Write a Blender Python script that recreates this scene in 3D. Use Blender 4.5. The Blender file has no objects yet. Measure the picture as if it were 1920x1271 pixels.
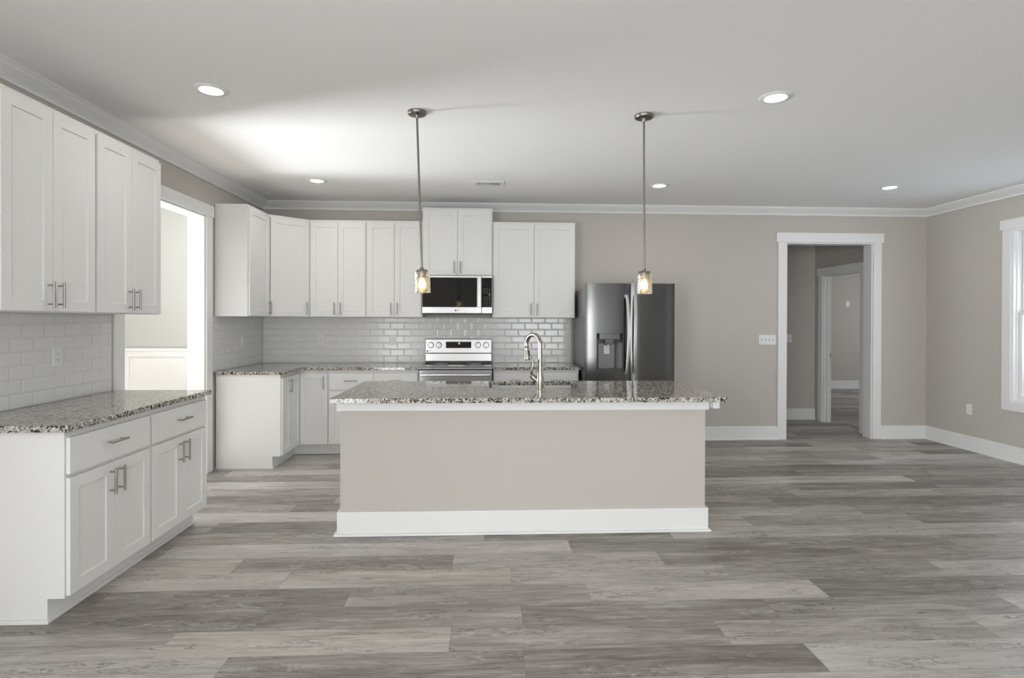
import bpy, bmesh, math, random
from mathutils import Vector, Matrix
random.seed(7)
C = bpy.context.scene.collection
PI = math.pi
R = math.radians
# ------------------------------------------------------------------ camera, sky, sun, window daylight, added fill lamps, exposure
cam = bpy.data.cameras.new('camera')
cam_o = bpy.data.objects.new('camera', cam)
C.objects.link(cam_o)
cam.sensor_width = 36.0
cam.sensor_fit = 'HORIZONTAL'
cam.lens = 1040 * 36 / 1920
cam.shift_y = -28.63 / 1920
cam.clip_start = 0.05
cam_o.matrix_world = Matrix.Translation((0, 0, 1.397)) @ Matrix.Rotation(-0.046, 4, 'Z') @ Matrix.Rotation(PI / 2 - 0.005, 4, 'X') @ Matrix.Rotation(0.003, 4, 'Z')
bpy.context.scene.camera = cam_o

D, XL, XR, H = 6.428, -2.547, 5.277, 2.743       # back wall, left wall, right wall, ceiling
YF = -4.5                                         # wall behind the camera
world = bpy.data.worlds.new('sky')
bpy.context.scene.world = world
world.use_nodes = True
bg = world.node_tree.nodes['Background']
bg.inputs[0].default_value = (0.86, 0.93, 1.0, 1)
bg.inputs[1].default_value = 0.5

def sun(name, vec, strength, angle, col):
    l = bpy.data.lights.new(name, 'SUN')
    l.energy = strength; l.angle = angle; l.color = col
    o = bpy.data.objects.new(name, l); C.objects.link(o)
    o.rotation_euler = Vector(vec).to_track_quat('-Z', 'Y').to_euler()
    o.location = (-9, 3, 9)
    return o
def daylight(name, loc, direction, sx, sy, watts, col=(0.93, 0.965, 1.0), spread=180):
    l = bpy.data.lights.new(name, 'AREA')
    l.shape = 'RECTANGLE'; l.size = sx; l.size_y = sy; l.energy = watts; l.color = col; l.spread = R(spread)
    o = bpy.data.objects.new(name, l); C.objects.link(o)
    o.location = loc
    o.rotation_euler = Vector(direction).to_track_quat('-Z', 'Z').to_euler()
    return o
sun('sun', (1.0, -0.10, -0.56), 40.0, R(0.8), (1.0, 0.97, 0.93))
daylight('daylight_front_window', (1.6, YF - 0.13, 1.25), (-0.1, 1, 0.5), 2.1, 1.8, 118)
daylight('added_living_fill', (XL - 0.20, -2.4, 1.35), (1, 0.35, 0.45), 3.4, 2.0, 220)  # added fill lamp on the unseen left side behind the camera
daylight('added_living_fill', (XR + 0.20, -2.4, 1.35), (-1, 0.25, 0.35), 3.4, 2.0, 3)  # weak fill lamp, added out of view on the right side
daylight('daylight_right_window', (XR + 0.22, 4.82, 1.47), (-1, 0, 0), 0.96, 1.66, 20, (0.80, 0.88, 1.0))
daylight('daylight_dining_side_window', (-5.55, 4.75, 0.75), (1, -0.30, 0.57), 1.6, 1.3, 122, spread=108)
daylight('added_bedroom_fill', (9.12, 9.4, 1.5), (-1, 0, 0), 1.2, 1.4, 34)  # added lamp to brighten the far room, no source known there

vs = bpy.context.scene.view_settings
vs.view_transform = 'Standard'
vs.look = 'None'
vs.gamma = 1.0
vs.use_curve_mapping = False
vs.exposure = 0.40

# ------------------------------------------------------------------ materials
def new_mat(name):
    m = bpy.data.materials.new(name); m.use_nodes = True
    return m, m.node_tree.nodes, m.node_tree.links, m.node_tree.nodes['Principled BSDF']
def rgb(r, g, b): return (r, g, b, 1)
def simple(name, col, rough=0.5, metal=0.0, spec=0.5, noise=0.0, nscale=40, coat=0.0, bump=0.0, bscale=200):
    m, N, L, P = new_mat(name)
    P.inputs['Base Color'].default_value = rgb(*col)
    P.inputs['Roughness'].default_value = rough
    P.inputs['Metallic'].default_value = metal
    P.inputs['Specular IOR Level'].default_value = spec
    P.inputs['Coat Weight'].default_value = coat
    P.inputs['Coat Roughness'].default_value = 0.05
    geo = N.new('ShaderNodeNewGeometry')
    if noise:
        t = N.new('ShaderNodeTexNoise'); t.inputs['Scale'].default_value = nscale; t.inputs['Detail'].default_value = 3
        L.new(geo.outputs['Position'], t.inputs['Vector'])
        mx = N.new('ShaderNodeMix'); mx.data_type = 'RGBA'
        mx.inputs[6].default_value = rgb(*[c * (1 - noise) for c in col]); mx.inputs[7].default_value = rgb(*[min(1, c * (1 + noise)) for c in col])
        L.new(t.outputs['Fac'], mx.inputs[0]); L.new(mx.outputs[2], P.inputs['Base Color'])
    if bump:
        t = N.new('ShaderNodeTexNoise'); t.inputs['Scale'].default_value = bscale; t.inputs['Detail'].default_value = 2
        L.new(geo.outputs['Position'], t.inputs['Vector'])
        b = N.new('ShaderNodeBump'); b.inputs['Strength'].default_value = bump; b.inputs['Distance'].default_value = 0.002
        L.new(t.outputs['Fac'], b.inputs['Height']); L.new(b.outputs['Normal'], P.inputs['Normal'])
    return m
def emitter(name, col, strength):
    m, N, L, P = new_mat(name)
    P.inputs['Base Color'].default_value = rgb(*col)
    P.inputs['Emission Color'].default_value = rgb(*col)
    P.inputs['Emission Strength'].default_value = strength
    return m
def brushed(name, col, rough, horizontal=True):
    m, N, L, P = new_mat(name)
    P.inputs['Metallic'].default_value = 1.0
    geo = N.new('ShaderNodeNewGeometry'); mp = N.new('ShaderNodeMapping')
    mp.inputs['Scale'].default_value = (3, 3, 400) if horizontal else (400, 400, 3)
    t = N.new('ShaderNodeTexNoise'); t.inputs['Scale'].default_value = 1.0; t.inputs['Detail'].default_value = 4
    L.new(geo.outputs['Position'], mp.inputs['Vector']); L.new(mp.outputs['Vector'], t.inputs['Vector'])
    mx = N.new('ShaderNodeMix'); mx.data_type = 'RGBA'
    mx.inputs[6].default_value = rgb(*[c * 0.93 for c in col]); mx.inputs[7].default_value = rgb(*[min(1, c * 1.07) for c in col])
    L.new(t.outputs['Fac'], mx.inputs[0]); L.new(mx.outputs[2], P.inputs['Base Color'])
    mr = N.new('ShaderNodeMapRange'); mr.inputs['To Min'].default_value = rough * 0.85; mr.inputs['To Max'].default_value = rough * 1.15
    L.new(t.outputs['Fac'], mr.inputs['Value']); L.new(mr.outputs['Result'], P.inputs['Roughness'])
    return m
def glass(name, tint=(1, 1, 1), refl=0.12, seeded=False):
    m = bpy.data.materials.new(name); m.use_nodes = True
    N, L = m.node_tree.nodes, m.node_tree.links
    N.clear()
    out = N.new('ShaderNodeOutputMaterial'); tr = N.new('ShaderNodeBsdfTransparent'); gl = N.new('ShaderNodeBsdfGlossy')
    tr.inputs[0].default_value = rgb(*tint); gl.inputs['Roughness'].default_value = 0.03; gl.inputs[0].default_value = rgb(1, 1, 1)
    mix = N.new('ShaderNodeMixShader'); lw = N.new('ShaderNodeLayerWeight'); lw.inputs['Blend'].default_value = 0.35
    mr = N.new('ShaderNodeMapRange'); mr.inputs['To Min'].default_value = refl * 0.4; mr.inputs['To Max'].default_value = min(0.9, refl * 5)
    L.new(lw.outputs['Facing'], mr.inputs['Value']); L.new(mr.outputs['Result'], mix.inputs[0])
    L.new(tr.outputs[0], mix.inputs[1]); L.new(gl.outputs[0], mix.inputs[2]); L.new(mix.outputs[0], out.inputs[0])
    if seeded:
        geo = N.new('ShaderNodeNewGeometry'); t = N.new('ShaderNodeTexVoronoi'); t.inputs['Scale'].default_value = 130
        L.new(geo.outputs['Position'], t.inputs['Vector'])
        b = N.new('ShaderNodeBump'); b.inputs['Strength'].default_value = 0.6; b.inputs['Distance'].default_value = 0.003
        L.new(t.outputs['Distance'], b.inputs['Height']); L.new(b.outputs['Normal'], gl.inputs['Normal']); L.new(b.outputs['Normal'], lw.inputs['Normal'])
    return m
class G:
    """small helper around a node tree"""
    def __init__(s, N, L): s.N, s.L = N, L
    def val(s, sock, v):
        if isinstance(v, (int, float)): sock.default_value = v
        elif isinstance(v, tuple): sock.default_value = v
        else: s.L.new(v, sock)
    def m(s, op, a, b=0.0, c=0.0):
        n = s.N.new('ShaderNodeMath'); n.operation = op
        s.val(n.inputs[0], a); s.val(n.inputs[1], b); s.val(n.inputs[2], c)
        return n.outputs[0]
    def xyz(s, x, y, z):
        n = s.N.new('ShaderNodeCombineXYZ')
        for i, v in enumerate((x, y, z)): s.val(n.inputs[i], v)
        return n.outputs[0]
    def noise(s, vec, scale=1.0, detail=4.0, rough=0.5, dist=0.0):
        n = s.N.new('ShaderNodeTexNoise'); s.L.new(vec, n.inputs['Vector'])
        n.inputs['Scale'].default_value = scale; n.inputs['Detail'].default_value = detail
        n.inputs['Roughness'].default_value = rough; n.inputs['Distortion'].default_value = dist
        return n.outputs['Fac']
    def mix(s, f, a, b, mode='MIX'):
        n = s.N.new('ShaderNodeMix'); n.data_type = 'RGBA'; n.blend_type = mode
        s.val(n.inputs[0], f); s.val(n.inputs[6], a); s.val(n.inputs[7], b)
        return n.outputs[2]
    def ramp(s, f, stops):
        n = s.N.new('ShaderNodeValToRGB'); s.L.new(f, n.inputs[0])
        e = n.color_ramp.elements
        while len(e) < len(stops): e.new(0.5)
        for i, (p, c) in enumerate(stops): e[i].position = p; e[i].color = c
        return n.outputs['Color']
    def rng(s, v, a, b, c, d):
        n = s.N.new('ShaderNodeMapRange'); s.val(n.inputs[0], v)
        for i, x in enumerate((a, b, c, d)): n.inputs[i + 1].default_value = x
        return n.outputs[0]
def plank_floor():
    m, N, L, P = new_mat('grey_plank_floor'); g = G(N, L)
    geo = N.new('ShaderNodeNewGeometry'); sp = N.new('ShaderNodeSeparateXYZ'); L.new(geo.outputs['Position'], sp.inputs[0])
    X, Y = sp.outputs[0], sp.outputs[1]
    v = g.m('DIVIDE', g.m('ADD', Y, 20 - 2.843), 0.195)
    row = g.m('FLOOR', v); fv = g.m('FRACT', v)
    wn = N.new('ShaderNodeTexWhiteNoise'); wn.noise_dimensions = '1D'; L.new(row, wn.inputs['W'])
    u = g.m('DIVIDE', g.m('ADD', g.m('ADD', X, 40.0), g.m('MULTIPLY', wn.outputs['Value'], 1.22)), 1.22)
    col = g.m('FLOOR', u); fu = g.m('FRACT', u)
    w2 = N.new('ShaderNodeTexWhiteNoise'); w2.noise_dimensions = '2D'; L.new(g.xyz(row, col, 0.0), w2.inputs['Vector'])
    sc = N.new('ShaderNodeSeparateColor'); L.new(w2.outputs['Color'], sc.inputs[0])
    a, b, c = sc.outputs[0], sc.outputs[1], sc.outputs[2]
    ox, oz = g.m('MULTIPLY', b, 57.0), g.m('MULTIPLY', c, 31.0)
    broad = g.noise(g.xyz(g.m('ADD', g.m('MULTIPLY', X, 1.1), ox), g.m('MULTIPLY', Y, 7.0), oz), 1.0, 3, 0.55, 0.6)
    fine = g.noise(g.xyz(g.m('ADD', g.m('MULTIPLY', X, 2.2), ox), g.m('MULTIPLY', Y, 55.0), oz), 1.0, 6, 0.65, 0.3)
    streak = g.noise(g.xyz(g.m('ADD', g.m('MULTIPLY', X, 3.0), ox), g.m('MULTIPLY', Y, 24.0), oz), 1.0, 5, 0.6, 1.6)
    knot = g.noise(g.xyz(g.m('ADD', g.m('MULTIPLY', X, 5.0), ox), g.m('MULTIPLY', Y, 26.0), oz), 1.0, 4, 0.7, 2.2)
    t = g.m('ADD', g.m('MULTIPLY', g.rng(a, 0, 1, -0.05, 1.05), 0.52), g.m('MULTIPLY', g.rng(broad, 0.28, 0.72, 0, 1), 0.42))
    t = g.m('ADD', t, g.m('MULTIPLY', g.m('SUBTRACT', fine, 0.5), 0.62))
    t = g.m('ADD', t, g.m('MULTIPLY', g.m('SUBTRACT', streak, 0.5), 0.95))
    base = g.ramp(t, [(0.0, rgb(0.150, 0.132, 0.116)), (0.30, rgb(0.270, 0.248, 0.226)), (0.62, rgb(0.440, 0.415, 0.386)), (1.0, rgb(0.60, 0.58, 0.55))])
    warm = g.mix(g.rng(c, 0.4, 1, 0, 0.35), base, g.mix(1.0, base, rgb(1.06, 0.99, 0.92), 'MULTIPLY'))
    kd = g.mix(g.rng(knot, 0.61, 0.72, 0, 0.8), warm, rgb(0.075, 0.066, 0.058))
    kl = g.mix(g.m('MULTIPLY', g.rng(knot, 0.31, 0.25, 0, 0.6), 1.0), kd, rgb(0.60, 0.58, 0.55))
    c1 = g.noise(g.xyz(g.m('ADD', g.m('MULTIPLY', X, 6.0), oz), g.m('MULTIPLY', Y, 34.0), ox), 1.0, 5, 0.62, 1.2)
    zone = g.noise(g.xyz(g.m('ADD', g.m('MULTIPLY', X, 1.6), oz), g.m('MULTIPLY', Y, 9.0), ox), 1.0, 2, 0.5, 0.4)
    zm = g.rng(zone, 0.50, 0.62, 0, 1)
    crack = g.m('MULTIPLY', g.rng(g.m('ABSOLUTE', g.m('SUBTRACT', c1, 0.5)), 0.0, 0.028, 1, 0), zm)
    fleck = g.m('MULTIPLY', g.rng(g.m('ABSOLUTE', g.m('SUBTRACT', c1, 0.59)), 0.0, 0.016, 1, 0), g.rng(zone, 0.55, 0.64, 0, 1))
    kl = g.mix(g.m('MULTIPLY', crack, 0.85), kl, rgb(0.085, 0.075, 0.066))
    kl = g.mix(g.m('MULTIPLY', fleck, 0.7), kl, rgb(0.68, 0.665, 0.64))
    edge = g.m('MINIMUM', g.m('MINIMUM', fv, g.m('SUBTRACT', 1.0, fv)), g.m('MULTIPLY', g.m('MINIMUM', fu, g.m('SUBTRACT', 1.0, fu)), 6.25))
    seam = g.rng(edge, 0.0, 0.010, 0.45, 0.0)
    L.new(g.mix(seam, kl, rgb(0.07, 0.062, 0.055)), P.inputs['Base Color'])
    L.new(g.rng(fine, 0.3, 0.7, 0.36, 0.48), P.inputs['Roughness'])
    bp = N.new('ShaderNodeBump'); bp.inputs['Strength'].default_value = 0.12; bp.inputs['Distance'].default_value = 0.002
    L.new(g.m('SUBTRACT', fine, g.m('MULTIPLY', seam, 2.0)), bp.inputs['Height']); L.new(bp.outputs['Normal'], P.inputs['Normal'])
    return m
def granite_mat():
    m, N, L, P = new_mat('speckled_granite'); g = G(N, L)
    geo = N.new('ShaderNodeNewGeometry')
    pos = geo.outputs['Position']
    def vor(scale):
        n = N.new('ShaderNodeTexVoronoi'); n.inputs['Scale'].default_value = scale; L.new(pos, n.inputs['Vector'])
        s = N.new('ShaderNodeSeparateColor'); L.new(n.outputs['Color'], s.inputs[0])
        return n.outputs['Distance'], s.outputs[0], s.outputs[1]
    d1, r1, q1 = vor(120); d2, r2, q2 = vor(210); d3, r3, q3 = vor(380)
    n1 = g.noise(pos, 52, 4, 0.6, 0.4)
    base = g.ramp(r1, [(0.0, rgb(0.36, 0.330, 0.285)), (0.35, rgb(0.56, 0.515, 0.440)), (0.7, rgb(0.69, 0.645, 0.565)), (1.0, rgb(0.80, 0.78, 0.735))])
    base = g.mix(g.rng(q2, 0.72, 0.76, 0, 0.8), base, rgb(0.27, 0.255, 0.245))
    base = g.mix(g.rng(r2, 0.86, 0.88, 0, 0.7), base, rgb(0.42, 0.375, 0.305))
    dark = g.m('MULTIPLY', g.rng(g.m('ADD', n1, g.m('MULTIPLY', r2, 0.22)), 0.63, 0.66, 0, 1), 1.0)
    base = g.mix(dark, base, rgb(0.028, 0.027, 0.028))
    base = g.mix(g.rng(r3, 0.93, 0.945, 0, 0.9), base, rgb(0.03, 0.03, 0.03))
    L.new(base, P.inputs['Base Color'])
    P.inputs['Roughness'].default_value = 0.05
    P.inputs['Specular IOR Level'].default_value = 0.42
    return m
M = dict(
    wall=simple('greige_wall_paint', (0.54, 0.508, 0.467), 0.75, spec=0.25, bump=0.05, bscale=260),
    dining=simple('pale_dining_wall_paint', (0.50, 0.505, 0.475), 0.75, spec=0.25, bump=0.05, bscale=260),
    ceiling=simple('white_ceiling_paint', (0.87, 0.87, 0.86), 0.85, spec=0.2, bump=0.04, bscale=200),
    trim=simple('white_trim_paint', (0.82, 0.82, 0.81), 0.38, spec=0.45, noise=0.01),
    cab=simple('white_cabinet_lacquer', (0.80, 0.80, 0.785), 0.42, spec=0.45, noise=0.01),
    inner=simple('cabinet_shadow_gap', (0.55, 0.55, 0.54), 0.6),
    nickel=simple('brushed_nickel', (0.37, 0.36, 0.345), 0.34, metal=1.0, noise=0.05, nscale=300),
    warmnickel=simple('satin_nickel', (0.37, 0.34, 0.285), 0.24, metal=1.0, noise=0.04, nscale=200),
    lampmetal=simple('pendant_nickel', (0.24, 0.215, 0.18), 0.35, metal=1.0, noise=0.05, nscale=200),
    steel=brushed('stainless_steel', (0.44, 0.438, 0.445), 0.26),
    fridge=brushed('dark_stainless_steel', (0.125, 0.125, 0.123), 0.20, horizontal=False),
    brightsteel=brushed('bright_stainless_steel', (0.66, 0.66, 0.66), 0.24, horizontal=False),
    fridgeside=simple('grey_fridge_case', (0.14, 0.14, 0.145), 0.28, spec=0.5, noise=0.02),
    black=simple('black_glass', (0.006, 0.006, 0.007), 0.06, spec=0.22, noise=0.02),
    blackplastic=simple('black_plastic', (0.015, 0.015, 0.015), 0.35, noise=0.05),
    dkgrey=simple('dark_grey_plastic', (0.10, 0.10, 0.10), 0.4, noise=0.04),
    midgrey=simple('grey_plastic', (0.20, 0.20, 0.20), 0.35, noise=0.03),
    mark=simple('grey_print', (0.35, 0.35, 0.35), 0.5, noise=0.02),
    darkmark=simple('dark_print', (0.06, 0.06, 0.065), 0.5, noise=0.02),
    plate=simple('white_plastic', (0.80, 0.80, 0.78), 0.35, noise=0.01),
    slot=simple('outlet_slot', (0.12, 0.12, 0.12), 0.6, noise=0.02),
    tile=simple('white_glazed_tile', (0.76, 0.76, 0.745), 0.16, spec=0.4, noise=0.015, nscale=6, bump=0.05, bscale=30),
    grout=simple('pale_grout', (0.70, 0.70, 0.68), 0.9, noise=0.03),
    granite=granite_mat(), floor=plank_floor(),
    pane=glass('window_glass', (0.97, 0.99, 1.0), 0.08),
    shade=glass('seeded_pendant_glass', (0.93, 0.89, 0.80), 0.16, True),
    bulb=emitter('glowing_bulb', (1.0, 0.80, 0.52), 30.0),
    lens=emitter('lit_lens', (1.0, 0.97, 0.92), 14.0),
    digits=emitter('lit_digits', (0.85, 0.93, 1.0), 1.2),
)
# ------------------------------------------------------------------ mesh helpers
class B:
    def __init__(s, T=None): s.bm = bmesh.new(); s.T = T
    def v(s, p):
        p = Vector(p)
        return s.bm.verts.new(s.T @ p if s.T else p)
    def face(s, ps): return s.bm.faces.new([s.v(p) for p in ps])
    def hexa(s, p):
        vs_ = [s.v(q) for q in p]
        for f in ((0, 3, 2, 1), (4, 5, 6, 7), (0, 1, 5, 4), (1, 2, 6, 5), (2, 3, 7, 6), (3, 0, 4, 7)):
            s.bm.faces.new([vs_[i] for i in f])
        return s
    def box(s, x0, x1, y0, y1, z0, z1):
        return s.hexa([(x0, y0, z0), (x1, y0, z0), (x1, y1, z0), (x0, y1, z0), (x0, y0, z1), (x1, y0, z1), (x1, y1, z1), (x0, y1, z1)])
    def prism(s, poly, f0, f1):
        """poly: 2-D points; f0/f1 map a point to the two end caps"""
        a = [s.v(f0(*p)) for p in poly]; b = [s.v(f1(*p)) for p in poly]
        n = len(poly)
        s.bm.faces.new(a[::-1]); s.bm.faces.new(b)
        for i in range(n):
            j = (i + 1) % n
            s.bm.faces.new([a[i], a[j], b[j], b[i]])
        return s
    def lathe(s, prof, c=(0, 0, 0), n=32, axis='z'):
        rings = []
        for r, h in prof:
            ring = []
            for k in range(n):
                t = 2 * PI * k / n
                x, y = r * math.cos(t), r * math.sin(t)
                q = {'z': (x, y, h), 'y': (x, h, y), 'x': (h, x, y)}[axis]
                ring.append(s.v((c[0] + q[0], c[1] + q[1], c[2] + q[2])))
            rings.append(ring)
        for a, b in zip(rings, rings[1:]):
            for k in range(n):
                s.bm.faces.new([a[k], a[(k + 1) % n], b[(k + 1) % n], b[k]])
        if prof[0][0] > 1e-5: s.bm.faces.new(rings[0][::-1])
        if prof[-1][0] > 1e-5: s.bm.faces.new(rings[-1])
        return s
    def cyl(s, c, r, h0, h1, axis='z', n=24): return s.lathe([(r, h0), (r, h1)], c, n, axis)
    def tube(s, pts, rad, n=14):
        pts = [Vector(p) for p in pts]
        rr = rad if isinstance(rad, (list, tuple)) else [rad] * len(pts)
        up = None; rings = []
        for i, p in enumerate(pts):
            d = (pts[min(i + 1, len(pts) - 1)] - pts[max(i - 1, 0)]).normalized()
            if up is None: up = d.orthogonal().normalized()
            up = (up - d * up.dot(d)).normalized()
            w = d.cross(up)
            rings.append([s.v(p + (up * math.cos(2 * PI * k / n) + w * math.sin(2 * PI * k / n)) * rr[i]) for k in range(n)])
        for a, b in zip(rings, rings[1:]):
            for k in range(n): s.bm.faces.new([a[k], a[(k + 1) % n], b[(k + 1) % n], b[k]])
        s.bm.faces.new(rings[0][::-1]); s.bm.faces.new(rings[-1])
        return s
    def done(s, name, mat, parent=None, bevel=0.0, smooth=False, seg=2):
        bmesh.ops.remove_doubles(s.bm, verts=s.bm.verts, dist=1e-6)
        bmesh.ops.recalc_face_normals(s.bm, faces=s.bm.faces)
        me = bpy.data.meshes.new(name); s.bm.to_mesh(me); s.bm.free()
        o = bpy.data.objects.new(name, me); C.objects.link(o)
        if isinstance(mat, str): mat = M[mat]
        me.materials.append(mat)
        if parent: o.parent = parent
        if smooth:
            me.shade_smooth()
            me.set_sharp_from_angle(angle=R(38))
        if bevel:
            b = o.modifiers.new('edge', 'BEVEL'); b.width = bevel; b.segments = seg; b.limit_method = 'ANGLE'; b.angle_limit = R(40)
            b.harden_normals = False
        return o
def text(name, s, size, mat, parent, T, depth=0.0006):
    cu = bpy.data.curves.new(name, 'FONT'); cu.body = s; cu.size = size; cu.extrude = depth; cu.align_x = 'CENTER'; cu.align_y = 'CENTER'
    tmp = bpy.data.objects.new(name + '_tmp', cu); C.objects.link(tmp)
    dg = bpy.context.evaluated_depsgraph_get()
    me = bpy.data.meshes.new_from_object(tmp.evaluated_get(dg))
    bpy.data.objects.remove(tmp); bpy.data.curves.remove(cu)
    me.transform(T); me.materials.clear(); me.materials.append(M[mat])
    o = bpy.data.objects.new(name, me); C.objects.link(o); o.parent = parent
    return o
def facing(x, y, z): return Matrix.Translation((x, y, z)) @ Matrix.Rotation(PI / 2, 4, 'X')     # text standing up, facing -Y
def thing(name, label, cat, loc=(0, 0, 0), rz=0.0, group=None):
    o = bpy.data.objects.new(name, None); C.objects.link(o)
    o.location = loc; o.rotation_euler = (0, 0, rz); o.empty_display_size = 0.1
    return tag(o, label, cat, group)
def tag(o, label, cat, group=None):
    o['label'] = label; o['category'] = cat; o['kind'] = 'thing'
    if group: o['group'] = group
    return o
def struct(o, label=None):
    o['kind'] = 'structure'
    if label: o['label'] = label
    return o
def struct_empty(name, label, loc=(0, 0, 0)):
    o = bpy.data.objects.new(name, None); C.objects.link(o); o.location = loc; o.empty_display_size = 0.1
    return struct(o, label)
def part_label(o, s): o['label'] = s; return o

# ------------------------------------------------------------------ the room shell
def wall(name, label, axis, pos, thick, a0, a1, z0, z1, holes=(), mat='wall'):
    """axis 'x': runs along X at y = pos..pos+thick; axis 'y': runs along Y at x = pos..pos+thick"""
    b = B()
    us = sorted({a0, a1, *[h[0] for h in holes], *[h[1] for h in holes]})
    us = [u for u in us if a0 <= u <= a1]
    def put(u0, u1, w0, w1):
        if axis == 'x': b.box(u0, u1, pos, pos + thick, w0, w1)
        else: b.box(pos, pos + thick, u0, u1, w0, w1)
    for u0, u1 in zip(us, us[1:]):
        hh = sorted([(h[2], h[3]) for h in holes if h[0] <= u0 + 1e-6 and h[1] >= u1 - 1e-6])
        z = z0
        for h0, h1 in hh:
            if h0 > z: put(u0, u1, z, h0)
            z = h1
        if z < z1: put(u0, u1, z, z1)
    return struct(b.done(name, mat), label)
WT = 0.14
HX = 4.70            # hall right wall
struct(B().box(-6.4, 9.4, YF - 0.3, 11.7, -0.12, 0.0).done('floor', 'floor'), 'grey wood-look plank floor')
struct(B().box(-6.4, 9.4, YF - 0.3, 11.7, H, H + 0.15).done('ceiling', 'ceiling'), 'flat white ceiling')
DO = (3.548, 4.610, 0.0, 2.340)                     # doorway in the back wall
wall('wall_back', 'greige back wall behind the kitchen cabinets', 'x', D, WT, XL - WT, XR + WT, 0, H, [DO])
LO = (4.005, 5.150, 0.0, 2.345)                     # cased opening in the left wall
LW = (-4.1, -0.7, 0.30, 2.40)                      # added living area opening, unseen, put in to light the room
wall('wall_left', 'greige left wall with cased opening', 'y', XL - WT, WT, YF, D, 0, H, [LO, LW])
W1 = (4.30, 5.345, 0.60, 2.335)
W2 = (-4.1, -0.7, 0.30, 2.40)  # unseen opening, added only for extra light
wall('wall_right', 'greige right wall with window', 'y', XR, WT, YF, D, 0, H, [W1, W2])
FW = (0.5, 2.7, 0.30, 2.20)
wall('wall_front', 'greige wall behind the camera', 'x', YF - WT, WT, XL - WT, XR + WT, 0, H, [FW])
# dining room past the left opening
wall('wall_dining_back', 'pale dining room wall above the white wainscot', 'x', 6.40, 0.02, -5.4, XL - WT, 0, H, mat='dining')
wall('wall_dining_left', 'dining room wall with window', 'y', -5.3 - WT, WT, 1.2, 6.4, 0, H, [(4.0, 5.5, 0.25, 1.66)], mat='dining')
wall('wall_dining_front', 'near dining room wall', 'x', 1.2, WT, -5.4, XL - WT, 0, H, mat='dining')
# hall and bedroom past the back doorway
HO = (6.76, 7.545, 0.0, 2.045)
wall('wall_hall_back', 'dim greige hall wall facing the doorway', 'x', 7.745, WT, 2.6, HX + 0.11, 0, H)
wall('wall_hall_right', 'dim greige hall wall with a second doorway', 'y', HX, 0.11, D + WT, 7.745, 0, H, [HO])
wall('wall_hall_left', 'hall end wall', 'y', 2.5, WT, D + WT, 7.745, 0, H)
wall('wall_bedroom_back', 'far dim wall seen through two doorways', 'x', 11.36, WT, HX - 1, 9.3, 0, H)
wall('wall_bedroom_right', 'unseen bedroom wall with an added window opening', 'y', 9.0, WT, D + WT, 11.36, 0, H, [(8.8, 10.0, 0.8, 2.2)])
wall('wall_bedroom_left', 'bedroom side wall', 'y', HX - 1, 0.1, 7.745 + WT, 11.36, 0, H)
wall('wall_bedroom_front', 'bedroom near wall', 'x', D + 0.01, WT, XR + WT, 9.3, 0, H)

# crown moulding: profile in (out from wall, z)
CR = [(0, 2.743), (0.090, 2.743), (0.090, 2.730), (0.080, 2.724), (0.070, 2.712), (0.052, 2.700), (0.030, 2.684), (0.016, 2.672), (0.016, 2.657), (0, 2.657)]
def run(name, prof, p0, p1, nrm, mat='trim', cut0=0.0, cut1=0.0, label=None, parent=None):
    """moulding from p0 to p1 (2-D), profile pushed along nrm; cut: mitre factor at each end"""
    d = Vector((p1[0] - p0[0], p1[1] - p0[1])).normalized(); n = Vector(nrm)
    f0 = lambda o, z: (p0[0] + n.x * o + d.x * o * cut0, p0[1] + n.y * o + d.y * o * cut0, z)
    f1 = lambda o, z: (p1[0] + n.x * o - d.x * o * cut1, p1[1] + n.y * o - d.y * o * cut1, z)
    o = B().prism(prof, f0, f1).done(name, mat, parent)
    if not parent: struct(o, label)
    return o
run('trim_1', CR, (XL, D), (XR, D), (0, -1), cut0=1, cut1=1, label='white crown moulding along the back wall')
run('trim_2', CR, (XL, YF), (XL, D), (1, 0), cut0=0, cut1=1, label='white crown moulding along the left wall')
run('trim_3', CR, (XR, YF), (XR, D), (-1, 0), cut0=0, cut1=1, label='white crown moulding along the right wall')
run('trim_4', CR, (-5.29, 6.40), (XL - WT, 6.40), (0, -1), label='white crown moulding in the dining room')
BBP = [(0, 0), (0.030, 0), (0.030, 0.012), (0.016, 0.022), (0.016, 0.150), (0.010, 0.158), (0, 0.158)]
run('baseboard_back', BBP, (1.95, D), (3.447, D), (0, -1), label='white baseboard between refrigerator and doorway')
run('baseboard_back', BBP, (4.711, D), (XR, D), (0, -1), cut1=1, label='white baseboard right of the doorway')
run('baseboard_right', BBP, (XR, YF), (XR, D), (-1, 0), cut1=1, label='white baseboard along the right wall')
run('baseboard_hall', BBP, (2.7, 7.745), (HX, 7.745), (0, -1), label='white baseboard on the hall wall')
run('baseboard_bedroom', BBP, (HX - 0.9, 11.36), (9.0, 11.36), (0, -1), label='white baseboard on the far bedroom wall')
run('baseboard_left', BBP, (XL, YF), (XL, 2.0), (1, 0), label='white baseboard on the left wall')

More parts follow.
